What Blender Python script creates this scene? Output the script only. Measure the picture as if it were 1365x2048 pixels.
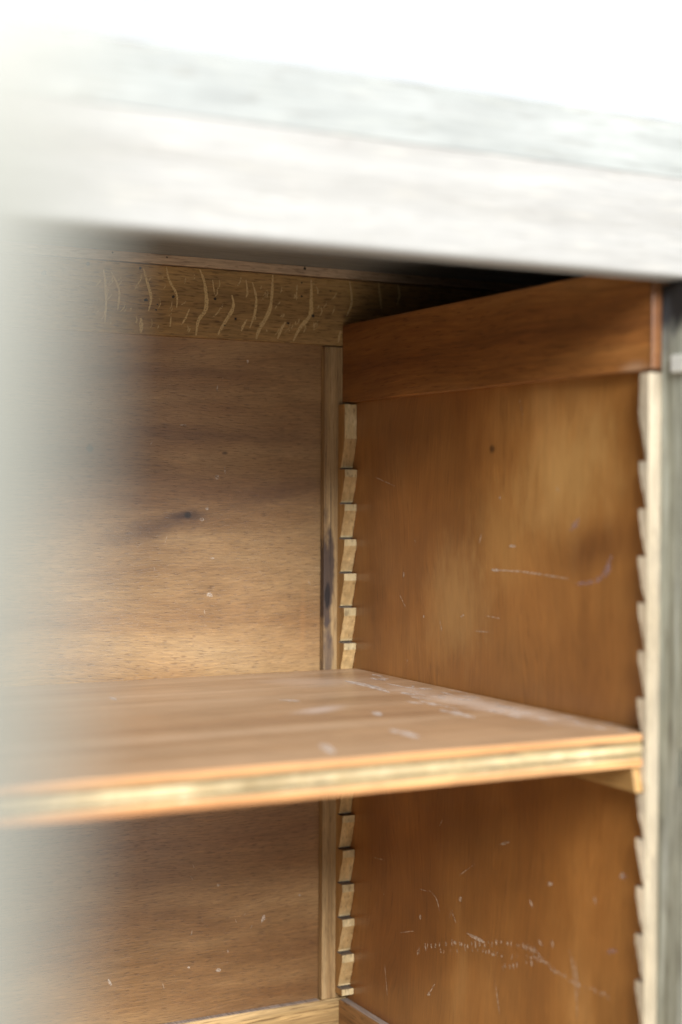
import bpy, bmesh, math, random
from mathutils import Vector, noise as mnoise
random.seed(7)
S = bpy.context.scene
for o in list(bpy.data.objects): bpy.data.objects.remove(o)
COL = S.collection
H0 = 0.60                       # height of the lens above the floor (m); cabinet coordinates below are relative to it

# ------------------------------------------------------------------ camera
FPX, YAW, PITCH, ROLL = 3088.0, 0.4854, 0.01081, 0.00564
cy, sy, cp, sp = math.cos(YAW), math.sin(YAW), math.cos(PITCH), math.sin(PITCH)
FW = Vector((sy*cp, cy*cp, -sp)); RT = Vector((cy, -sy, 0)); UP = RT.cross(FW)
cr, sr = math.cos(ROLL), math.sin(ROLL)
RT, UP = cr*RT + sr*UP, -sr*RT + cr*UP
cam = bpy.data.cameras.new('camera'); cam_ob = bpy.data.objects.new('camera', cam); COL.objects.link(cam_ob)
from mathutils import Matrix
M3 = Matrix((RT, UP, -FW)).transposed().to_4x4(); M3.translation = Vector((0, 0, H0)); cam_ob.matrix_world = M3
cam.sensor_fit = 'VERTICAL'; cam.sensor_height = 36; cam.sensor_width = 24
cam.lens = FPX/2048*36
cam.clip_start = 0.01; cam.clip_end = 200
cam.dof.use_dof = True; cam.dof.focus_distance = 1.10; cam.dof.aperture_fstop = 3.3
S.camera = cam_ob

# ------------------------------------------------------------------ light
W = bpy.data.worlds.new('World'); S.world = W; W.use_nodes = True
bg = W.node_tree.nodes['Background']; bg.inputs[0].default_value = (0.93, 0.97, 1.0, 1); bg.inputs[1].default_value = 1.12
la = bpy.data.lights.new('window_light', 'AREA'); la.shape = 'RECTANGLE'; la.size = 2.2; la.size_y = 1.1
la.energy = 290; la.color = (1.0, 0.99, 0.97)
lo = bpy.data.objects.new('window_light', la); COL.objects.link(lo)
lo.location = (0.05, -2.0, H0+1.36)
lo.rotation_euler = (Vector((0.4, 0.9, H0-0.05)) - lo.location).to_track_quat('-Z', 'Y').to_euler()
vs = S.view_settings; vs.view_transform = 'Standard'; vs.look = 'None'; vs.gamma = 1; vs.exposure = 0
S.display_settings.display_device = 'sRGB'
S.render.engine = 'CYCLES'; S.cycles.use_denoising = True; S.cycles.max_bounces = 10; S.cycles.diffuse_bounces = 6
S.cycles.sample_clamp_indirect = 6; S.cycles.caustics_reflective = False; S.cycles.caustics_refractive = False

# ------------------------------------------------------------------ pixel -> point on a plane of the cabinet
def on(px, py, axis, val):
    d = FW + RT*((px-682.5)/FPX) + UP*((1024-py)/FPX)
    return d*(val/d['XYZ'.index(axis)])

# ------------------------------------------------------------------ material helpers
class NT:
    def __init__(s, name):
        s.m = bpy.data.materials.new(name); s.m.use_nodes = True; s.t = s.m.node_tree; s.t.nodes.clear()
        s.out = s.t.nodes.new('ShaderNodeOutputMaterial')
    def put(s, sock, v):
        if v is None: return
        if isinstance(v, bpy.types.NodeSocket): s.t.links.new(v, sock)
        else:
            if sock.type == 'RGBA' and len(v) == 3: v = (*v, 1)
            sock.default_value = v
    def node(s, typ, ins={}, **kw):
        n = s.t.nodes.new(typ)
        for k, v in kw.items(): setattr(n, k, v)
        for k, v in ins.items(): s.put(n.inputs[k], v)
        return n
    def math(s, op, a, b=None, c=None, clamp=False):
        n = s.t.nodes.new('ShaderNodeMath'); n.operation = op; n.use_clamp = clamp
        for i, v in enumerate((a, b, c)): s.put(n.inputs[i], v)
        return n.outputs[0]
    def rng(s, v, a, b, c, d, smooth=False):
        n = s.t.nodes.new('ShaderNodeMapRange'); n.clamp = True
        if smooth: n.interpolation_type = 'SMOOTHSTEP'
        for i, x in enumerate((v, a, b, c, d)): s.put(n.inputs[i], x)
        return n.outputs[0]
    def noise(s, vec, scale=1, detail=2, rough=.5, dist=0):
        n = s.node('ShaderNodeTexNoise', {'Vector': vec, 'Scale': scale, 'Detail': detail, 'Roughness': rough, 'Distortion': dist})
        return n.outputs[0]
    def mix(s, f, a, b, mode='MIX'):
        n = s.t.nodes.new('ShaderNodeMix'); n.data_type = 'RGBA'; n.blend_type = mode
        s.put(n.inputs[0], f); s.put(n.inputs[6], a); s.put(n.inputs[7], b)
        return n.outputs[2]
    def ramp(s, f, stops):
        n = s.t.nodes.new('ShaderNodeValToRGB'); e = n.color_ramp.elements
        while len(e) < len(stops): e.new(.5)
        for q, (p, c) in zip(e, stops): q.position = p; q.color = (*c, 1)
        s.put(n.inputs[0], f); return n.outputs[0]
    def comb(s, x, y, z):
        n = s.t.nodes.new('ShaderNodeCombineXYZ')
        for i, v in enumerate((x, y, z)): s.put(n.inputs[i], v)
        return n.outputs[0]

def wood(name, along, stops, across, band=(1.6, 26), wave=.006, fiber=(22, 700, .35), pore=(70, 1100, .63, .45), blotch=.18,
         rough=(.42, .6), bump=.25, stains_or_light=(), coat=0, seed=0., spec=.4, tint=None, pores2=None):
    """Procedural timber: growth bands, fibres and pores stretched along one axis, blotches, and stains at given places.
    stains: (a, c, ra, rc, angle, colour, strength, softness[, raggedness]) in metres along / across the grain."""
    T = NT(name)
    pos = T.node('ShaderNodeNewGeometry').outputs['Position']
    sep = T.node('ShaderNodeSeparateXYZ', {0: pos}).outputs
    I = 'XYZ'.index
    third = [k for k in 'XYZ' if k not in (along, across)][0]
    a, c, d = sep[I(along)], sep[I(across)], sep[I(third)]
    if 'Z' == along: a = T.math('SUBTRACT', a, H0)
    if 'Z' == across: c = T.math('SUBTRACT', c, H0)
    def vec(sa, sc, off=0., cc=None, sd=None):
        cc = cc or c
        return T.comb(T.math('MULTIPLY_ADD', a, sa, seed+off), T.math('MULTIPLY_ADD', cc, sc, seed*1.7), T.math('MULTIPLY', d, sc if sd is None else sd))
    wob = T.noise(vec(3.0, 9.0, 5.1), 1, 2)
    cw = T.math('MULTIPLY_ADD', T.math('SUBTRACT', wob, .5), wave*2, c)
    b = T.noise(vec(band[0], band[1], 0, cw), 1, 4, .62)
    b = T.rng(b, .28, .72, 0, 1)
    col = T.ramp(b, stops)
    f = T.noise(vec(fiber[0], fiber[1], 3.3, cw), 1, 3, .65)
    fm = T.rng(f, .3, .7, 1-fiber[2], 1+fiber[2]*.55)
    col = T.mix(1, col, T.comb(fm, fm, fm), 'MULTIPLY')
    p = T.noise(vec(pore[0], pore[1], 9.7, cw), 1, 1.5, .5)
    pm = T.rng(p, pore[2], pore[2]+.1, 0, pore[3])
    col = T.mix(pm, col, T.mix(1, col, (.30, .24, .2), 'MULTIPLY'))
    # pale fibres between the pores
    lm = T.rng(T.noise(vec(pore[0]*.8, pore[1]*.8, 31.7, cw), 1, 1.5, .5), .58, .72, 0, .35)
    col = T.mix(lm, col, T.mix(1, col, (1.5, 1.45, 1.35), 'MULTIPLY'))
    bl = T.noise(T.node('ShaderNodeVectorMath', {0: pos, 1: (seed, seed*2, 0)}, operation='ADD').outputs[0], 9, 4, .6)
    bm = T.rng(bl, .3, .7, 1-blotch, 1+blotch)
    col = T.mix(1, col, T.comb(bm, bm, bm), 'MULTIPLY')
    if stains_or_light:
        rag = T.noise(vec(60, 160, 1.1), 1, 4, .65); rag2 = T.noise(vec(18, 40, 4.4), 1, 3, .6)
        rg = T.math('SUBTRACT', T.math('ADD', rag, rag2), 1.0)
        for st in stains_or_light:
            sa, sc, ra, rc, ang, scol, strn, soft = st[:8]; ragk = st[8] if len(st) > 8 else .9
            u = T.math('SUBTRACT', a, sa); v = T.math('SUBTRACT', c, sc)
            ca, sn = math.cos(ang), math.sin(ang)
            u2 = T.math('MULTIPLY', T.math('ADD', T.math('MULTIPLY', u, ca), T.math('MULTIPLY', v, sn)), 1/ra)
            v2 = T.math('MULTIPLY', T.math('SUBTRACT', T.math('MULTIPLY', v, ca), T.math('MULTIPLY', u, sn)), 1/rc)
            r = T.math('SQRT', T.math('ADD', T.math('MULTIPLY', u2, u2), T.math('MULTIPLY', v2, v2)))
            r = T.math('MULTIPLY_ADD', rg, ragk, r)
            m = T.rng(r, 1-soft, 1, strn, 0, True)
            col = T.mix(m, col, T.mix(.35, T.mix(1, col, tuple(min(1, x*1.0) for x in scol), 'MULTIPLY'), scol) if sum(scol) < .55 else scol)
    if tint: col = T.mix(1, col, tint, 'MULTIPLY')
    hgt = T.math('SUBTRACT', T.math('MULTIPLY', f, .5), T.math('MULTIPLY', pm, .8))
    bmp = T.node('ShaderNodeBump', {'Strength': bump, 'Distance': .0006, 'Height': hgt}).outputs[0]
    rr = T.rng(bl, .3, .7, rough[0], rough[1])
    bs = T.node('ShaderNodeBsdfPrincipled', {'Base Color': col, 'Roughness': rr, 'Normal': bmp, 'Specular IOR Level': spec,
                                             'Coat Weight': coat, 'Coat Roughness': .28})
    T.put(T.out.inputs[0], bs.outputs[0])
    return T.m

def mark(name, col, alpha=.7, rough=.7, breakup=(300, .35)):
    T = NT(name)
    pos = T.node('ShaderNodeNewGeometry').outputs['Position']
    n = T.noise(pos, breakup[0], 3, .6)
    f = T.rng(n, breakup[1], breakup[1]+.25, 0, alpha)
    d = T.node('ShaderNodeBsdfPrincipled', {'Base Color': col, 'Roughness': rough})
    mx = T.node('ShaderNodeMixShader', {0: f, 1: T.node('ShaderNodeBsdfTransparent').outputs[0], 2: d.outputs[0]})
    T.put(T.out.inputs[0], mx.outputs[0]); return T.m

def plain(name, col, rough=.5, metal=0, nscale=40, var=.15):
    T = NT(name); pos = T.node('ShaderNodeNewGeometry').outputs['Position']
    n = T.rng(T.noise(pos, nscale, 4, .6), .3, .7, 1-var, 1+var)
    c = T.mix(1, col, T.comb(n, n, n), 'MULTIPLY')
    T.put(T.out.inputs[0], T.node('ShaderNodeBsdfPrincipled', {'Base Color': c, 'Roughness': rough, 'Metallic': metal}).outputs[0]); return T.m

# ------------------------------------------------------------------ mesh helpers (cabinet coordinates, z relative to the lens height)
def empty(name, loc, label, cat):
    o = bpy.data.objects.new(name, None); o.empty_display_size = .05; COL.objects.link(o)
    o.location = loc; o['label'] = label; o['category'] = cat; return o
def link(name, bm, mat, parent=None, smooth=False):
    me = bpy.data.meshes.new(name)
    root = parent; base = Vector((0, 0, 0))
    while root: base += Vector(root.location); root = root.parent
    bmesh.ops.translate(bm, verts=bm.verts, vec=Vector((0, 0, H0)) - base)
    bmesh.ops.recalc_face_normals(bm, faces=bm.faces)
    bm.to_mesh(me); bm.free(); me.materials.append(mat)
    if smooth:
        for p in me.polygons: p.use_smooth = True
    o = bpy.data.objects.new(name, me); COL.objects.link(o); o.parent = parent; return o
def prism(pts, axis, lo, hi, bevel=0, seg=2):
    """extrude a 2D outline along an axis. pts in the order of the two remaining axes (alphabetical)."""
    bm = bmesh.new()
    def mk(p, h):
        return {'X': (h, p[0], p[1]), 'Y': (p[0], h, p[1]), 'Z': (p[0], p[1], h)}[axis]
    A = [bm.verts.new(mk(p, lo)) for p in pts]; B = [bm.verts.new(mk(p, hi)) for p in pts]
    n = len(pts)
    bm.faces.new(A); bm.faces.new(B[::-1])
    for i in range(n): bm.faces.new((A[i], B[i], B[(i+1) % n], A[(i+1) % n]))
    bmesh.ops.recalc_face_normals(bm, faces=bm.faces)
    if bevel: bmesh.ops.bevel(bm, geom=list(bm.edges), offset=bevel, segments=seg, profile=.5, affect='EDGES', clamp_overlap=True)
    return bm
def box(x0, x1, y0, y1, z0, z1, bevel=.0008, seg=2):
    return prism([(x0, y0), (x1, y0), (x1, y1), (x0, y1)], 'Z', z0, z1, bevel, seg)

# ================================================================== dimensions (metres)
XW = .5587; XR = .5490; XRAIL = .5514            # side panel, rack face, side rail face
YP, YST, YBAT = 1.0515, 1.0450, 1.0420           # back panel, back frame face, top batten
YFR = .6540                                      # front of the face frame
ZTOP, ZMID, ZFB = .2024, .1721, .1187            # top of top board, its underside, bottom of front rail
ZRT, ZRB = .1302, .0709                          # side rail
Z0, PITCHR = .0199, .02638                       # first rack ledge, ledge spacing
ZBAT = .1654
ZBR = on(686, 1994, 'Y', YST).z                  # top of the bottom rails
ZRACK0 = .0690; ZRACK1 = Z0 - 15*PITCHR - .005
XL = .016; XLF = .028                            # left wall, left rail face
ZRAILB = .1142
XO0, XO1 = -.020, .800                            # outer sides
FLOOR = -H0

# ------------------------------------------------------------------ materials
def sp_(px, py, axis, val): return on(px, py, axis, val)
def st_back(px, py, rpx, rpy, ang, col, s, soft, rag=.9, y=YP):
    p = on(px, py, 'Y', y); k = .00035
    return (p.x, p.z, rpx*k, rpy*k, ang, col, s, soft, rag)
def st_side(px, py, ra, rc, ang, col, s, soft, rag=.9, x=XW):   # along Z, across Y
    p = on(px, py, 'X', x); return (p.z, p.y, ra, rc, ang, col, s, soft, rag)

M = {}
M['back_panel'] = wood('mahogany_ply', 'X', [(0, (.150, .068, .026)), (.35, (.255, .140, .059)), (.65, (.350, .216, .100)), (1, (.43, .292, .152))], 'Z',
    band=(2.4, 14), wave=.016, fiber=(70, 1000, .26), pore=(140, 1300, .57, .50), blotch=.16, rough=(.30, .42), bump=.30, coat=.3, seed=2.3, spec=.6,
    stains_or_light=[st_back(375, 1030, 60, 17, .10, (.075, .035, .03), .85, .95, .6), st_back(290, 1062, 190, 34, .20, (.12, .06, .045), .60, .95, .9),
            st_back(376, 1030, 11, 10, 0, (.02, .012, .012), .95, .7, .4),
            st_back(560, 985, 190, 36, .22, (.16, .075, .045), .42, .98, .8), st_back(450, 872, 330, 26, -.02, (.15, .07, .045), .5, .95, .8),
            st_back(420, 745, 300, 18, .03, (.19, .085, .04), .45, .95, .8), st_back(450, 906, 11, 5, 0, (.06, .03, .02), .8, .8, .4),
            st_back(180, 897, 10, 10, 0, (.03, .04, .04), .85, .6, .3), st_back(606, 1235, 10, 130, 0, (.42, .21, .08), .22, .98, .5)])
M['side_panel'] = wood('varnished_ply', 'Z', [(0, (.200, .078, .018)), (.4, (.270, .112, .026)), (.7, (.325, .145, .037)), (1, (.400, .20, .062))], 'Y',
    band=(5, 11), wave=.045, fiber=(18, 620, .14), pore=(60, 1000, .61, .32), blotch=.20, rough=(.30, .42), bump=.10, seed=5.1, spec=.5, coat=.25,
    stains_or_light=[st_side(985, 898, .004, .005, 0, (.05, .025, .015), .7, .9, .5), st_side(1190, 1095, .022, .050, .3, (.17, .062, .018), .6, .98, .7),
            st_side(1130, 950, .050, .085, .3, (.52, .32, .115), .50, .98, .7), st_side(915, 1200, .055, .060, -.3, (.52, .32, .12), .48, .98, .7), st_side(1000, 1070, .060, .045, .8, (.48, .28, .09), .35, .98, .7)])  # pale patches and the broad dark one: uneven light painted into the colour
OAK = [(0, (.25, .155, .070)), (.4, (.33, .215, .100)), (.7, (.39, .265, .130)), (1, (.45, .32, .17))]
M['quarter_oak'] = wood('quartersawn_oak', 'X', [(0, (.225, .125, .042)), (.5, (.305, .180, .065)), (1, (.37, .235, .095))], 'Z', band=(3, 50), fiber=(45, 520, .35), pore=(120, 800, .56, .6), blotch=.14, rough=(.5, .65), bump=.3, seed=8.2)
M['grey_oak'] = wood('dusty_oak', 'X', [(0, (.32, .225, .145)), (.5, (.42, .30, .20)), (1, (.50, .37, .26))], 'Z', band=(3, 60), fiber=(40, 500, .3), pore=(110, 800, .58, .5), rough=(.55, .7), seed=1.7)
M['strip_oak'] = wood('pale_oak_strip', 'Z', OAK, 'X', band=(3, 160), wave=.002, fiber=(40, 900, .3), pore=(90, 1300, .6, .5), seed=3.9, rough=(.5, .65),
    stains_or_light=[(on(652, 1175, 'Y', YST).z, on(655, 1175, 'Y', YST).x, .058, .0072, 0, (.075, .055, .065), .88, .45, 1.1),
            (on(652, 1300, 'Y', YST).z, on(656, 1300, 'Y', YST).x, .034, .0062, 0, (.15, .12, .125), .7, .5, 1.0),
            (on(654, 1195, 'Y', YST).z, on(656, 1195, 'Y', YST).x, .013, .0030, 0, (.02, .015, .02), .9, .5, 1.2), (on(658, 1030, 'Y', YST).z, on(662, 1030, 'Y', YST).x, .060, .0006, 0, (.05, .035, .03), .7, .6, .6)])
M['low_oak'] = wood('yellow_oak', 'X', [(0, (.34, .21, .085)), (.5, (.44, .295, .13)), (1, (.52, .37, .19))], 'Z', band=(2, 70), fiber=(20, 500, .35), pore=(50, 700, .58, .6), seed=6.6, rough=(.5, .65))
M['side_rail'] = wood('stained_oak', 'Y', [(0, (.155, .055, .014)), (.45, (.235, .090, .022)), (.75, (.29, .122, .032)), (1, (.36, .165, .05))], 'Z', band=(2.4, 38), wave=.016, fiber=(24, 480, .28), pore=(70, 700, .6, .5), blotch=.15,
    rough=(.36, .5), bump=.25, seed=4.4, spec=.45,
    stains_or_light=[(.677, .10, .0030, .2, 0, (.12, .06, .03), .65, .6, .2), (on(1345, 590, 'X', XRAIL).y, .130, .016, .026, 0, (.02, .015, .018), .9, .5, .6), (on(1270, 735, 'X', XRAIL).y, .071, .018, .008, 0, (.6, .42, .28), .4, .9, .6)])
M['low_rail'] = wood('stained_oak_low', 'Y', [(0, (.21, .105, .04)), (.5, (.28, .15, .06)), (1, (.36, .205, .09))], 'Z', band=(2, 60), fiber=(24, 480, .3), pore=(60, 700, .58, .6), seed=9.4)
M['rack'] = wood('sawn_beech', 'Z', [(0, (.40, .255, .105)), (.5, (.49, .33, .15)), (1, (.57, .41, .21))], 'X', band=(40, 90), wave=.004, fiber=(120, 300, .22), pore=(180, 500, .62, .45), blotch=.28, rough=(.6, .75), bump=.3, seed=1.2)
M['rack_flank'] = wood('pale_beech_flank', 'Z', [(0, (.45, .37, .26)), (.5, (.54, .46, .34)), (1, (.62, .55, .43))], 'Y', band=(9, 60), wave=.003, fiber=(60, 400, .18), pore=(120, 500, .62, .4), blotch=.3, rough=(.6, .75), seed=4.2)  # lighter copy of the rack wood, making up for low light on flanks
M['grime_shade'] = plain('grimy_shaded_ledge', (.16, .125, .095), .8, 0, 300, .4)  # dust tone on the ledges; in the saw kerfs it is painted shade
M['rack_nose'] = wood('worn_beech', 'Z', [(0, (.46, .34, .17)), (.5, (.55, .43, .235)), (1, (.62, .51, .31))], 'X', band=(60, 120), wave=.003, fiber=(90, 300, .2), pore=(160, 400, .60, .5), blotch=.28, rough=(.6, .75), seed=5.2)
M['rack_front'] = wood('pale_beech', 'Z', [(0, (.26, .21, .137)), (.5, (.31, .26, .182)), (1, (.36, .31, .232))], 'X', band=(6, 60), wave=.003, fiber=(60, 400, .18), pore=(120, 500, .64, .4), blotch=.2, rough=(.6, .75), seed=2.2)
M['rack_side'] = wood('varnished_beech', 'Z', [(0, (.30, .165, .055)), (.5, (.38, .215, .075)), (1, (.46, .28, .11))], 'Y', band=(6, 120), wave=.002, fiber=(60, 700, .2), pore=(90, 900, .62, .4), seed=2.9, rough=(.4, .55))
PALE = [(0, (.190, .186, .175)), (.5, (.228, .226, .218)), (1, (.252, .252, .246))]
M['front'] = wood('bleached_oak', 'X', PALE, 'Z', band=(4, 70), wave=.006, fiber=(25, 500, .12), pore=(45, 500, .62, .22), blotch=.07, rough=(.55, .7), seed=7.3)
M['top'] = wood('bleached_grey_oak', 'X', [(0, (.178, .190, .186)), (.5, (.212, .224, .219)), (1, (.236, .247, .243))], 'Z', band=(7, 70), wave=.008, fiber=(25, 400, .15), pore=(40, 400, .6, .25), blotch=.14, rough=(.55, .7), seed=3.1)
M['door'] = wood('bleached_door_oak', 'Z', [(0, (.100, .103, .088)), (.5, (.114, .117, .101)), (1, (.127, .130, .114))], 'X', band=(3, 60), fiber=(20, 500, .1), pore=(40, 500, .64, .2), blotch=.06, rough=(.30, .36), seed=5.8, spec=.6)
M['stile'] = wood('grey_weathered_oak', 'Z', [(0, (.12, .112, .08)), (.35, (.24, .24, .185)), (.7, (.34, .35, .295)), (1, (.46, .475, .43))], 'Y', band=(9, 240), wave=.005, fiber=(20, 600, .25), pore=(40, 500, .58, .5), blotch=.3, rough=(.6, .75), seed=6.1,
    stains_or_light=[(.118, .668, .030, .06, 0, (.012, .010, .012), .98, .4, .5), (.092, .674, .022, .012, 0, (.16, .18, .21), .5, .8, 1.0)])
M['shelf_top'] = wood('shelf_veneer', 'X', [(0, (.26, .150, .080)), (.4, (.345, .215, .122)), (.7, (.40, .265, .162)), (1, (.45, .31, .205))], 'Y', band=(1.6, 30), wave=.01, fiber=(14, 420, .16), pore=(40, 600, .62, .35), blotch=.16,
    rough=(.34, .46), bump=.12, seed=3.6, spec=.5, coat=.15,
    stains_or_light=[(.532, .82, .022, .15, .06, (.58, .47, .39), .75, .95, .9), (.495, .97, .060, .045, -.5, (.50, .39, .31), .55, .95, .9), (.43, .84, .035, .014, .5, (.58, .50, .46), .5, .9, .8)])
M['ply_red'] = wood('orange_ply_edge', 'X', [(0, (.32, .132, .042)), (.5, (.39, .19, .070)), (1, (.46, .28, .13))], 'Z', band=(5, 200), fiber=(16, 500, .2), pore=(40, 600, .62, .4), seed=1.9, rough=(.4, .55), blotch=.25)
M['ply_cream'] = wood('cream_ply_edge', 'X', [(0, (.28, .205, .10)), (.55, (.36, .28, .155)), (.8, (.43, .345, .205)), (1, (.56, .485, .335))], 'Z', band=(60, 60), fiber=(120, 500, .2), pore=(150, 500, .62, .4), seed=4.9, rough=(.5, .6), blotch=.35)
M['ply_dark'] = wood('olive_ply_edge', 'X', [(0, (.085, .06, .026)), (.5, (.145, .105, .045)), (1, (.22, .165, .075))], 'Z', band=(26, 150), fiber=(90, 500, .25), pore=(80, 600, .6, .5), seed=8.9, rough=(.5, .65), blotch=.3)
M['dark_inside'] = wood('dark_carcass', 'Y', [(0, (.045, .028, .018)), (1, (.08, .05, .03))], 'Z', seed=2.0)  # shade of the recess over the side rail is put into this colour
M['cleat'] = wood('cleat_beech', 'Y', [(0, (.24, .13, .04)), (.5, (.31, .175, .058)), (1, (.38, .23, .085))], 'Z', band=(4, 90), fiber=(30, 500, .2), pore=(60, 700, .62, .4), seed=7.7)
M['white'] = plain('chalky_white', (.55, .55, .51), .5)
M['brass'] = plain('dull_brass', (.35, .25, .10), .45, 1)
M['hole'] = plain('dark_slot', (.02, .017, .015), .8)
M['floorm'] = plain('floor_grey', (.62, .57, .50), .5, 0, 3, .1)
M['dust'] = wood('dusty_ledge', 'Y', [(0, (.25, .19, .15)), (.5, (.33, .27, .23)), (1, (.40, .34, .30))], 'X', band=(6, 120), seed=3.0, rough=(.7, .8))
M['scratch'] = mark('pale_scratch', (.70, .57, .45), .75, .7, (420, .34))
M['scuff'] = mark('white_scuff', (.72, .62, .52), .62, .7, (600, .32))
M['violet'] = mark('violet_scuff', (.42, .32, .38), .30, .7, (260, .35))
M['fleck'] = mark('ray_fleck', (.60, .42, .19), .85, .55, (1000, .24))
M['speck'] = mark('dark_speck', (.025, .018, .016), .92, .7, (200, .1))

# ================================================================== floor
f = link('floor', box(-4, 4, -4, 4, FLOOR-.04, FLOOR, 0), M['floorm']); f['kind'] = 'structure'

# ================================================================== cabinet
CAB = empty('cabinet', ((XO0+XO1)/2, (YFR+1.06)/2, 0), 'old oak cabinet with bleached front, its door open to a brown interior', 'cabinet')
def part(name, bm, mat, parent=CAB, label=None):
    o = link(name, bm, M[mat], parent)
    if label: o['label'] = label
    return o
top = part('top_board', box(XO0-.012, XO1+.012, YFR, 1.075, ZMID+.0002, ZTOP, .0003, 1), 'top', label='greyish bleached board over the opening')
rl = [(YFR+.0004, ZMID), (YFR+.0004, ZFB+.003)] + [(YFR+.0034-.003*math.cos(t), ZFB+.003-.003*math.sin(t)) for t in [i*math.pi/12 for i in range(1, 6)]] + [(YFR+.0034, ZFB), (YFR+.0175, ZFB), (YFR+.0185, ZFB+.001), (YFR+.0185, ZMID)]
part('front_rail', prism(rl, 'X', XO0+.03, XO1), 'front', label='bleached pale rail above the opening')
# face frame posts: inner edge with a slot cut for the lock
def stile_with_slot(x0, x1, y0, y1, z0, z1, sy0, sy1, sz0, sz1, dep):
    bm = bmesh.new(); V = lambda *p: bm.verts.new(p)
    ys = [y0, sy0, sy1, y1]; zs = [z0, sz0, sz1, z1]
    g = [[V(x0, y, z) for z in zs] for y in ys]
    for i in range(3):
        for j in range(3):
            if i == 1 and j == 1: continue
            bm.faces.new((g[i][j], g[i+1][j], g[i+1][j+1], g[i][j+1]))
    q = [g[1][1], g[2][1], g[2][2], g[1][2]]; r = [V(x0+dep, v.co.y, v.co.z) for v in q]
    bm.faces.new(r)
    for i in range(4): bm.faces.new((q[i], q[(i+1) % 4], r[(i+1) % 4], r[i]))
    B = [[V(x1, y, z) for z in (z0, z1)] for y in (y0, y1)]
    bm.faces.new((B[0][0], B[1][0], B[1][1], B[0][1]))
    bm.faces.new([g[i][0] for i in range(4)] + [B[1][0], B[0][0]]); bm.faces.new([g[i][3] for i in range(4)] + [B[1][1], B[0][1]])
    bm.faces.new([g[0][j] for j in range(4)] + [B[0][1], B[0][0]]); bm.faces.new([g[3][j] for j in range(4)] + [B[1][1], B[1][0]])
    return bm
XST = .5577
s0, s1 = on(1357, 1498, 'X', XST), on(1363, 1575, 'X', XST)
part('corner_post', stile_with_slot(XST, .615, YFR, .6762, FLOOR+.0005, ZFB-.0015, min(s0.y, s1.y), max(s0.y, s1.y), s1.z, s0.z, .006), 'stile', label='grey weathered post at the edge of the opening')
part('corner_post', box(XO0, XL, YFR, .6762, FLOOR+.0005, ZFB-.0015), 'stile')
for xa, xb in ((XO0, XO0+.035), (XO1-.035, XO1)):
    part('corner_post', box(xa, xb, 1.0681, 1.073, FLOOR+.0005, ZMID-.001), 'stile')
part('front_panel', box(.6155, XO1, YFR+.003, YFR+.015, FLOOR+.10, ZFB-.0015), 'front')
# small stop block on the post
b0, b1 = on(1341, 714, 'X', XST-.004), on(1370, 746, 'X', XST-.004)
part('stop_block', box(XST-.0040, XST+.001, b1.y-.004, b0.y, b1.z+.001, b0.z+.001, .0007), 'white', label='small white block fixed to the grey post')

# carcass
part('outer_side', box(XO1-.012, XO1-.0005, .678, 1.0535, FLOOR+.10, ZMID-.001), 'dark_inside')
part('outer_side', box(XO0+.0005, XO0+.012, .678, 1.0535, FLOOR+.10, ZMID-.001), 'stile')
part('bottom_board', box(XO0+.013, XO1-.013, .68, 1.0505, ZBR-.075, ZBR-.062), 'low_oak')
part('bottom_rail', box(XL+.001, XST-.001, YFR, .6765, ZBR-.085, ZBR-.022), 'front')
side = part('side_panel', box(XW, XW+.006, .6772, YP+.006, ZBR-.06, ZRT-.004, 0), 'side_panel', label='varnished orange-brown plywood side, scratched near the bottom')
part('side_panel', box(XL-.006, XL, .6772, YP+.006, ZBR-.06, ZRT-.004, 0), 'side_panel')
part('side_rail', box(XRAIL, XW-.0002, .6770, YST-.0004, ZRB, ZRT, .0009), 'side_rail', label='dark stained oak rail along the top of the side')
part('side_rail', box(XL+.0002, XLF, .6770, YST-.0004, ZRB, ZRT, .0009), 'side_rail')
lr = part('side_rail', box(XRAIL, XW-.0002, .6770, YST-.0004, ZBR-.06, ZBR-.0012, .0008), 'low_rail', label='brown oak rail along the bottom of the side')
part('dust_layer', box(XRAIL+.0012, XW-.0004, .678, YST-.001, ZBR-.0012, ZBR-.0009, 0), 'dust', lr)
part('side_rail', box(XL+.0002, XLF, .6770, YST-.0004, ZBR-.06, ZBR-.0012, .0008), 'low_rail')
back = part('back_panel', box(XL-.004, XW+.004, YP, YP+.006, ZBR-.06, ZRAILB+.02, 0), 'back_panel', label='brown plywood back with streaky horizontal grain')
brail = part('back_rail', box(XO0+.014, XO1-.0125, YST, YP-.0003, ZRAILB, ZBAT-.0005, .0006), 'quarter_oak', label='quarter-sawn oak rail with wavy pale flecks')
part('batten', box(XO0+.0145, XO1-.013, YBAT, YP+.004, ZBAT, ZMID+.0001, .0003), 'grey_oak', label='thin grey oak strip under the top board')
part('backing', box(XO0+.0145, XO1-.013, YP+.0062, YP+.010, ZRAILB+.018, ZBAT-.001, 0), 'dark_inside')
part('light_stop_board', box(XO0+.001, XO1-.001, YP+.0106, YP+.0160, FLOOR+.10, ZMID+.0001, 0), 'dark_inside')  # unseen board added behind the carcass to stop light leaking in
lb = part('back_rail', box(XL+.0003, XW-.0003, YST-.0002, YP-.0003, ZBR-.06, ZBR, .0008), 'low_oak', label='yellowish oak rail along the bottom of the back')
part('dust_layer', box(XL+.001, on(640, 1999, 'Y', YST).x, YST+.0008, YP-.0006, ZBR, ZBR+.0003, 0), 'dust', lb)
xs = on(648, 1200, 'Y', YST).x
part('back_stile', box(xs, XW-.0004, YST, YP-.0003, ZBR+.0003, ZRAILB-.0010, .0006), 'strip_oak', label='pale oak strip in the corner with a dark splintered patch')
part('back_stile', box(XL+.0004, XL+.024, YST, YP-.0003, ZBR+.0005, ZRAILB-.0010, .0006), 'strip_oak')

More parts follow.
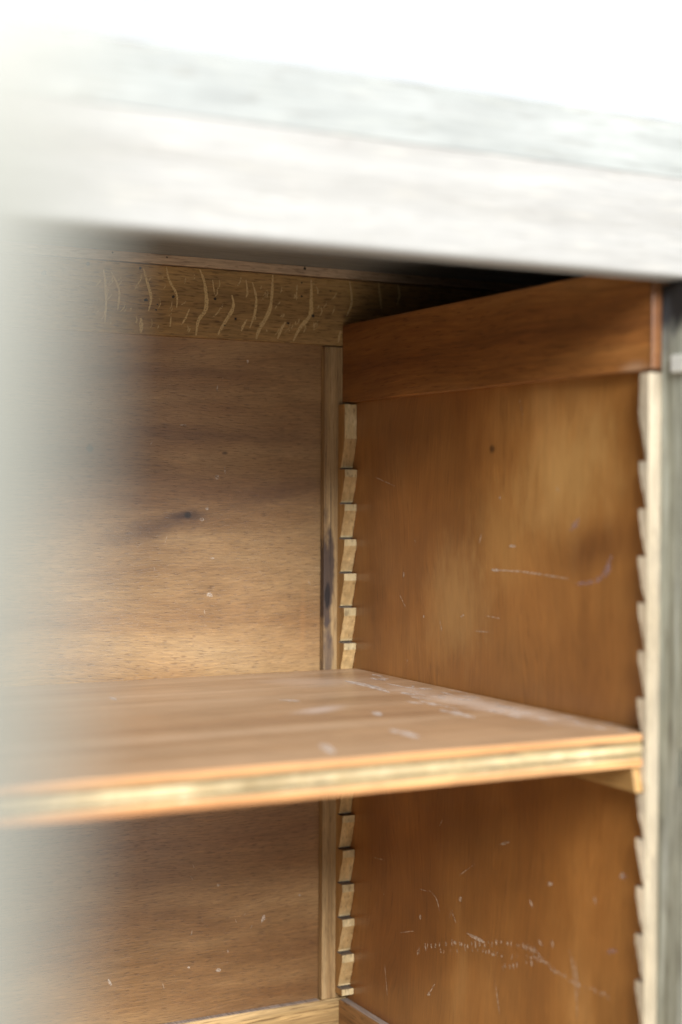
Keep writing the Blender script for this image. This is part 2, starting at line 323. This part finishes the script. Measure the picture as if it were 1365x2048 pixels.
# ---- toothed shelf racks
def rack_profile(base, nose, inner, kerf):
    """outline in (y, z); ledges every PITCHR, short upright nose, then a slope back in"""
    rr = random.Random(int(base*1e4))
    sgn = 1 if nose > base else -1; 
    pts = [(base, ZRACK1), (base, ZRACK0), (nose-sgn*.0004, ZRACK0)]
    # long first tooth
    pts += [(nose+rr.uniform(-.0003, .0003), ZRACK0-.026), (inner, Z0+.0022)]
    for k in range(16):
        z = Z0 - k*PITCHR + rr.uniform(-.0004, .0004)
        n = nose + rr.uniform(-.0005, .0004)*1.0
        pts += [(inner, z+.0013), (inner-sgn*kerf, z+.0011), (inner-sgn*kerf, z), (n, z+rr.uniform(-.0003, .0003))]
        if k == 15: pts += [(n, ZRACK1)]; break
        pts += [(n - sgn*rr.uniform(0, .0003), z - .0055+rr.uniform(-.0006, .0006)), (n-sgn*.0034+rr.uniform(-.0003, .0003), z-.016), (inner, z-PITCHR+.0022)]
    return pts
def rack(x0, x1, base, nose, inner, mat, label=None, kerf=.0022):
    bm = prism(rack_profile(base, nose, inner, kerf), 'X', x0, x1, 0)
    # saw-cut raggedness
    bmesh.ops.subdivide_edges(bm, edges=[e for e in bm.edges if abs(e.verts[0].co.x-e.verts[1].co.x) < 1e-6 and e.calc_length() > .008], cuts=5, use_grid_fill=False)
    for v in bm.verts:
        j = mnoise.noise(Vector((v.co.x*90, v.co.y*60, v.co.z*260)))*.00055
        if abs(v.co.y-base) > .001: v.co.y += j
        v.co.x += mnoise.noise(Vector((v.co.x*30+7, v.co.y*200, v.co.z*180)))*.0003
    o = part('shelf_rack', bm, mat, label=label)
    yoff = CAB.location.y
    for mm in ('rack_side' if mat == 'rack' else 'rack_flank', 'rack_nose' if mat == 'rack' else 'rack_front', 'grime_shade'): o.data.materials.append(M[mm])
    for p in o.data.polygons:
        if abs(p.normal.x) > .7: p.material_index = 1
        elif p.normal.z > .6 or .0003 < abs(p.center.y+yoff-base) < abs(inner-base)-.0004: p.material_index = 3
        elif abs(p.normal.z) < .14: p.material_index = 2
    return o
rack(XR-.0008, XW-.0003, YST-.0003, 1.0335, 1.0395, 'rack', 'toothed rack in the back corner')
rk = rack(XR, XW-.0004, .6766, .6848, .6788, 'rack_front', 'toothed rack behind the grey post', .0007)
rack(XL+.0003, XL+.0097, YST-.0003, 1.0340, 1.0400, 'rack')
rack(XL+.0003, XL+.0097, .6766, .6848, .6788, 'rack_front', None, .0007)

# ---- door, swung open towards the viewer
D0, D1 = .0172, .0369                   # x of its two faces
DY0, DY1 = .1150, .6510                 # free edge, hinge edge
DZ0, DZ1 = ZBR-.018, ZFB-.003
dr = part('door', box(D0, D1, DY0, DY0+.055, DZ0, DZ1, .0015, 3), 'door', label='pale bleached door, its edge close to the viewer')
def warp(o, k=.045):
    # an old door, twisted: its free edge leans over while the hinge edge stays plumb
    off = Vector(CAB.location)
    for v in o.data.vertices:
        w = 1 - (v.co.y+off.y-DY0)/(DY1-DY0)
        v.co.x += k*w*(v.co.z+off.z-H0)
part('door_frame', box(D0, D1, DY1-.055, DY1, DZ0, DZ1, .0015), 'door', dr)
part('door_frame', box(D0, D1, DY0+.0552, DY1-.0552, DZ1-.055, DZ1, .0015), 'door', dr)
part('door_frame', box(D0, D1, DY0+.0552, DY1-.0552, DZ0, DZ0+.055, .0015), 'door', dr)
part('door_panel', box(D0+.006, D1-.006, DY0+.0552, DY1-.0552, DZ0+.0552, DZ1-.0552, 0), 'door', dr)
for z in (DZ0+.09, DZ1-.09):
    part('hinge', box(D1-.004, D1+.0022, DY1-.004, DY1+.003, z-.025, z+.025, .0008), 'brass', dr)

for o in [dr]+list(dr.children): warp(o)
# ================================================================== shelf (loose, notched round the racks)
ZS, TS, YSF = -.1314, .0182, .6788
def outline(front, xr=.5481, grow=0):
    xl = XL+.0107; XWl = XL+.0012; XWr = XW-.0012
    r = .005; yb = 1.0325
    pts = [(xl, front), (xr, front), (xr, .6862), (XWr, .6862)]
    pts += [(XWr - r + r*math.cos(t), yb - r + r*math.sin(t)) for t in [i*math.pi/10 for i in range(6)]]
    pts += [(XWl, yb), (XWl, .6862), (xl, .6862)]
    return pts
SH = empty('shelf', (.30, .86, H0+ZS-TS), 'brown plywood shelf lying across the cabinet, its layered front edge showing', 'shelf')
z = ZS
for nm, t, mt, fr in (('veneer', .0040, 'shelf_top', 0), ('ply', .0024, 'ply_dark', .0003), ('ply', .0042, 'ply_cream', 0.0001), ('ply', .0022, 'ply_dark', .0004), ('ply', .0012, 'ply_cream', .0001), ('ply', .0042, 'ply_red', 0)):
    o = part(nm, prism(outline(YSF+fr), 'Z', z-t+.00004, z, .0006 if nm == 'veneer' else .0002, 2), mt, SH)
    if nm == 'veneer':
        o.data.materials.append(M['ply_red'])
        for p in o.data.polygons:
            if abs(p.normal.z) < .6: p.material_index = 1
        vene = o
    z -= t
# ================================================================== cleat that carries the shelf
zc0, zc1 = Z0-7*PITCHR+.0006, z-.0002
cl = link('shelf_cleat', prism([(.6793, zc0), (.6828, zc1), (1.0362, zc1), (1.0395, zc0)], 'X', .5440, XW-.0008, .0005), M['cleat'])
cl['label'] = 'orange-brown wooden cleat slotted in the rack under the shelf'; cl['category'] = 'cleat'

# ================================================================== marks (scratches, chips, flecks) on the surfaces that carry them
def catmull(P, n=6):
    out = []
    Q = [P[0]] + list(P) + [P[-1]]
    for i in range(1, len(Q)-2):
        p0, p1, p2, p3 = Q[i-1:i+3]
        for k in range(n):
            t = k/n
            out.append(tuple(.5*((2*b) + (-a+c)*t + (2*a-5*b+4*c-d)*t*t + (-a+3*b-3*c+d)*t**3) for a, b, c, d in zip(p0, p1, p2, p3)))
    out.append(P[-1]); return out
def marks(name, items, mat, parent, axis, val, rnd=random.Random(3)):
    """items: (polyline in photo pixels, width in pixels); laid on the plane axis = val"""
    bm = bmesh.new()
    for P, w in items:
        C = catmull(P) if len(P) > 2 else [tuple(P[0][i] + (P[1][i]-P[0][i])*t/5 for i in (0, 1)) for t in range(6)]
        n = len(C); pv = None
        for i, (x, y) in enumerate(C):
            a = C[max(0, i-1)]; b = C[min(n-1, i+1)]
            dx, dy = b[0]-a[0], b[1]-a[1]; L = math.hypot(dx, dy) or 1
            ww = w*.5*(.25 + .75*math.sin(math.pi*min(1, max(0, (i+.35)/(n-.3)))))*rnd.uniform(.75, 1.2)
            q = [bm.verts.new(on(x - dy/L*ww*s, y + dx/L*ww*s, axis, val)) for s in (1, -1)]
            if pv: bm.faces.new((pv[0], pv[1], q[1], q[0]))
            pv = q
    o = part(name, bm, mat, parent)
    if len(items) > 1: o['kind'] = 'stuff'
    return o
def blobs(name, items, mat, parent, axis, val, rnd=random.Random(5)):
    bm = bmesh.new()
    for x, y, rx, ry, *ang in items:
        t0 = ang[0] if ang else 0; vs = []
        for k in range(9):
            t = k/9*2*math.pi; r = rnd.uniform(.7, 1.15); u, v = rx*r*math.cos(t), ry*r*math.sin(t)
            vs.append(bm.verts.new(on(x + u*math.cos(t0) - v*math.sin(t0), y + u*math.sin(t0) + v*math.cos(t0), axis, val)))
        bm.faces.new(vs)
    o = part(name, bm, mat, parent)
    if len(items) > 1: o['kind'] = 'stuff'
    return o
E1 = .00012
k1 = 700/1365
Z1 = lambda L, ox=0, oy=0: [(ox+x*k1, oy+y*k1) for x, y in L]
fl = [([(780, 1050), (800, 1110), (805, 1200), (775, 1250), (765, 1310)], 14), ([(1215, 1090), (1215, 1180), (1210, 1230), (1170, 1280), (1145, 1330)], 15),
      ([(1065, 1070), (1055, 1200), (1010, 1290), (1000, 1322)], 13), ([(985, 1100), (1000, 1160), (995, 1220), (975, 1280)], 9), ([(905, 1150), (910, 1200), (870, 1270), (850, 1308)], 12),
      ([(650, 1040), (660, 1090), (690, 1150), (690, 1200)], 9), ([(560, 1045), (575, 1100), (590, 1160), (580, 1212)], 11), ([(1115, 1255), (1100, 1280), (1083, 1322)], 11),
      ([(740, 1205), (725, 1240), (708, 1268)], 7), ([(550, 1240), (552, 1270), (550, 1297)], 16), ([(405, 1050), (415, 1150), (410, 1260)], 9), ([(435, 1060), (465, 1130), (460, 1210)], 8),
      ([(960, 1090), (966, 1140), (960, 1160)], 7), ([(965, 1245), (950, 1270), (942, 1292)], 8), ([(1330, 1290), (1325, 1310), (1320, 1338)], 10), ([(668, 1235), (664, 1275)], 6), ([(830, 1090), (838, 1150)], 5), ([(1160, 1110), (1156, 1170)], 5)]
fl = [(Z1(a), w*k1) for a, w in fl]
fl += [(Z1([(68, 1095), (76, 1180), (56, 1232)], 665), 4), (Z1([(180, 1100), (186, 1150), (192, 1205)], 665), 4), (Z1([(255, 1110), (262, 1150), (252, 1190)], 665), 4)]
for it in fl: marks('ray_fleck', [(it[0], it[1]*1.05)], 'fleck', brail, 'Y', YST-E1)
rf = random.Random(21); fine = []
for _ in range(80):
    x, y = rf.uniform(190, 690), rf.uniform(545, 672); L = rf.uniform(5, 22); a = rf.gauss(1.65, .35)
    y = min(y, 560 + x*.045 + 75)
    fine.append(([(x, y), (x+L*.5*math.cos(a)+rf.uniform(-1, 1), y+L*.5*math.sin(a)), (x+L*math.cos(a+.3), y+L*math.sin(a))], rf.uniform(1.6, 3.4)))
fine = [f_ for f_ in fine if all(523+p[0]*.055 < p[1] < 648+p[0]*.045 for p in f_[0])]
M['fleck_faint'] = mark('faint_ray_fleck', (.60, .42, .19), .75, .55, (900, .26))
marks('fine_flecks', fine, 'fleck_faint', brail, 'Y', YST-E1*.6)
sp = [(620, 935, 7, 7), (650, 972, 4, 4), (652, 1003, 5, 3), (578, 932, 3, 3), (845, 988, 4, 4), (880, 1003, 3, 2), (1190, 1047, 6, 7), (1160, 976, 3, 3), (950, 969, 3, 3), (1045, 1000, 3, 3), (440, 985, 5, 4), (515, 955, 3, 3), (607, 960, 3, 2), (1130, 990, 3, 3)]
blobs('dark_specks', [(x*k1, y*k1, a*k1, b*k1) for x, y, a, b in sp], 'speck', [o for o in CAB.children if o.name.startswith('batten')][0], 'Y', YBAT-E1)
sp = [(548, 1045, 6, 6), (676, 1157, 6, 6), (840, 1165, 6, 6), (610, 1208, 4, 4), (920, 1243, 5, 5), (877, 1269, 4, 3), (1222, 1231, 7, 7), (1125, 1260, 6, 5), (1178, 1155, 5, 5), (1178, 1103, 4, 4), (570, 1170, 10, 7), (615, 1188, 4, 3), (1290, 1135, 3, 3), (172, 1065, 12, 12), (345, 1030, 8, 8)]
blobs('dark_specks', [(x*k1, y*k1, a*k1, b*k1) for x, y, a, b in sp], 'speck', brail, 'Y', YST-E1)
# side panel: comb-like arc of ticks, chips, long scratches
rn = random.Random(11); arc = []
for row, (C, n, h) in enumerate((([(835, 1902), (890, 1886), (940, 1890), (1010, 1886), (1060, 1896), (1090, 1925), (1130, 1955), (1215, 1992)], 62, 13), ([(880, 1903), (960, 1902), (1000, 1910), (1060, 1912), (1085, 1920)], 26, 9), ([(1005, 1935), (1040, 1928), (1075, 1922)], 10, 13))):
    C = catmull(C, 10)
    for i in range(n):
        t = i/(n-1)*(len(C)-1); j = min(len(C)-2, int(t)); f_ = t-j
        if rn.random() < .14: continue
        x = C[j][0]+(C[j+1][0]-C[j][0])*f_ + rn.uniform(-1.5, 1.5); y = C[j][1]+(C[j+1][1]-C[j][1])*f_ + rn.uniform(-3, 3)
        hh = h*rn.uniform(.45, 1.15)*(1 if i < n*.8 else .7); sl = rn.uniform(-1, 1.5) + (3 if (row == 0 and i > n*.6) else 0)
        arc.append(([(x, y-hh/2), (x+sl, y+hh/2)], rn.uniform(1.6, 3.2)))
marks('scratches', arc, 'scratch', side, 'X', XW-E1)
ln = [([(990, 1140), (1040, 1143), (1085, 1149), (1138, 1158)], 3), ([(752, 955), (790, 972)], 2), ([(858, 1780), (872, 1795), (880, 1822)], 2), ([(885, 1640), (878, 1655)], 2), ([(1060, 1800), (1066, 1815)], 3), ([(903, 1820), (912, 1845)], 2),
      ([(1000, 1690), (1018, 1684)], 5), ([(1190, 1795), (1192, 1808)], 4), ([(748, 1715), (770, 1720)], 1.6), ([(840, 1778), (856, 1783)], 1.5), ([(802, 1865), (830, 1862)], 1.5), ([(1078, 1880), (1084, 1892)], 3), ([(1104, 1880), (1106, 1895)], 3),
      ([(880, 1240), (884, 1262)], 1.6), ([(950, 1262), (978, 1264)], 1.6), ([(800, 1190), (812, 1215)], 1.3), ([(1140, 1900), (1150, 1960), (1156, 2040)], 1.6), ([(920, 1750), (950, 1728)], 1.5), ([(860, 1985), (870, 1968)], 2.5), ([(975, 1232), (1000, 1237)], 2), ([(1040, 800), (1046, 830)], 1.3),
      ([(1150, 1920), (1158, 1990)], 1.5), ([(770, 1930), (775, 1990)], 1.2), ([(990, 1960), (1000, 2030)], 1.4)]
for _ in range(6):
    x, y = rn.uniform(740, 1260), rn.choice((rn.uniform(820, 1340), rn.uniform(1620, 2040)))
    a = rn.gauss(1.57, .5); L = rn.uniform(4, 22); ln.append(([(x, y), (x+L*math.cos(a), y+L*math.sin(a))], rn.uniform(.7, 1.4)))
marks('scratches', ln, 'scratch', side, 'X', XW-E1*1.3)
blobs('chips', [(921, 1798, 3, 6, .2), (841, 1834, 2, 6, -.1), (952, 1876, 20, 4, .45), (991, 1140, 9, 3.5, .05), (1025, 1092, 7, 3, .1), (848, 1233, 1.5, 3), (1100, 1768, 5, 4), (1245, 1752, 4, 7), (808, 1150, 1.5, 5), (1000, 995, 2, 3), (858, 1988, 3, 5, .3), (925, 1232, 5, 2, -.5)], 'scuff', side, 'X', XW-E1*1.6)
marks('violet_scuffs', [([(1140, 1062), (1150, 1050), (1160, 1038)], 11), ([(1150, 1168), (1190, 1162), (1215, 1140), (1222, 1110)], 12), ([(1205, 1150), (1220, 1128)], 9), ([(1215, 1905), (1235, 1900)], 10), ([(1240, 1755), (1255, 1752)], 9)], 'violet', side, 'X', XW-E1*1.9)
# back panel chips
blobs('chips', [(435, 954, 4.5, 5.5), (415, 1017, 4, 3), (404, 1039, 4.5, 4, .4), (420, 1190, 7, 5), (527, 1837, 4, 9, .5), (450, 940, 1.2, 8, -.1), (496, 723, 2, 4), (437, 1770, 4, 3), (220, 1965, 3, 9, -.4), (438, 1940, 6, 4), (378, 1935, 3, 2), (600, 1790, 3, 2), (435, 778, 1.2, 10, .1), (366, 850, 6, 1.5), (660, 780, 2.2, 2.2), (426, 1116, 5, 2)], 'scuff', back, 'Y', YP-E1)
rb = []
for _ in range(18):
    x, y = rn.uniform(230, 630), rn.choice((rn.uniform(710, 1330), rn.uniform(1680, 2000)))
    a = rn.gauss(1.4, .6); L = rn.uniform(4, 16); rb.append(([(x, y), (x+L*math.cos(a), y+L*math.sin(a))], rn.uniform(.6, 1.3)))
marks('scratches', rb, 'scratch', back, 'Y', YP-E1*1.4)
# shelf top wear near its right end
ws = []
for _ in range(60):
    t = rn.random(); x = 690 + 560*t; y = 1352 + 92*t + rn.gauss(0, 10) + 12*math.sin(t*3)
    L = rn.uniform(6, 40); ws.append(([(x, y), (x+L, y+L*rn.uniform(.05, .28))], rn.uniform(1, 3.2)))
for x, y, L, s, w in ((640, 1490, 30, .5, 11), (745, 1425, 20, .2, 8), (690, 1362, 90, .25, 6), (780, 1460, 60, .25, 7), (880, 1420, 70, .22, 6), (560, 1400, 40, .05, 3), (220, 1395, 14, .3, 5)):
    ws.append(([(x, y), (x+L*.5, y+L*s*.4), (x+L, y+L*s)], w))
M['wear'] = mark('pale_wear', (.62, .55, .50), .68, .7, (330, .33))
marks('worn_scuffs', ws, 'wear', vene, 'Z', ZS+E1)
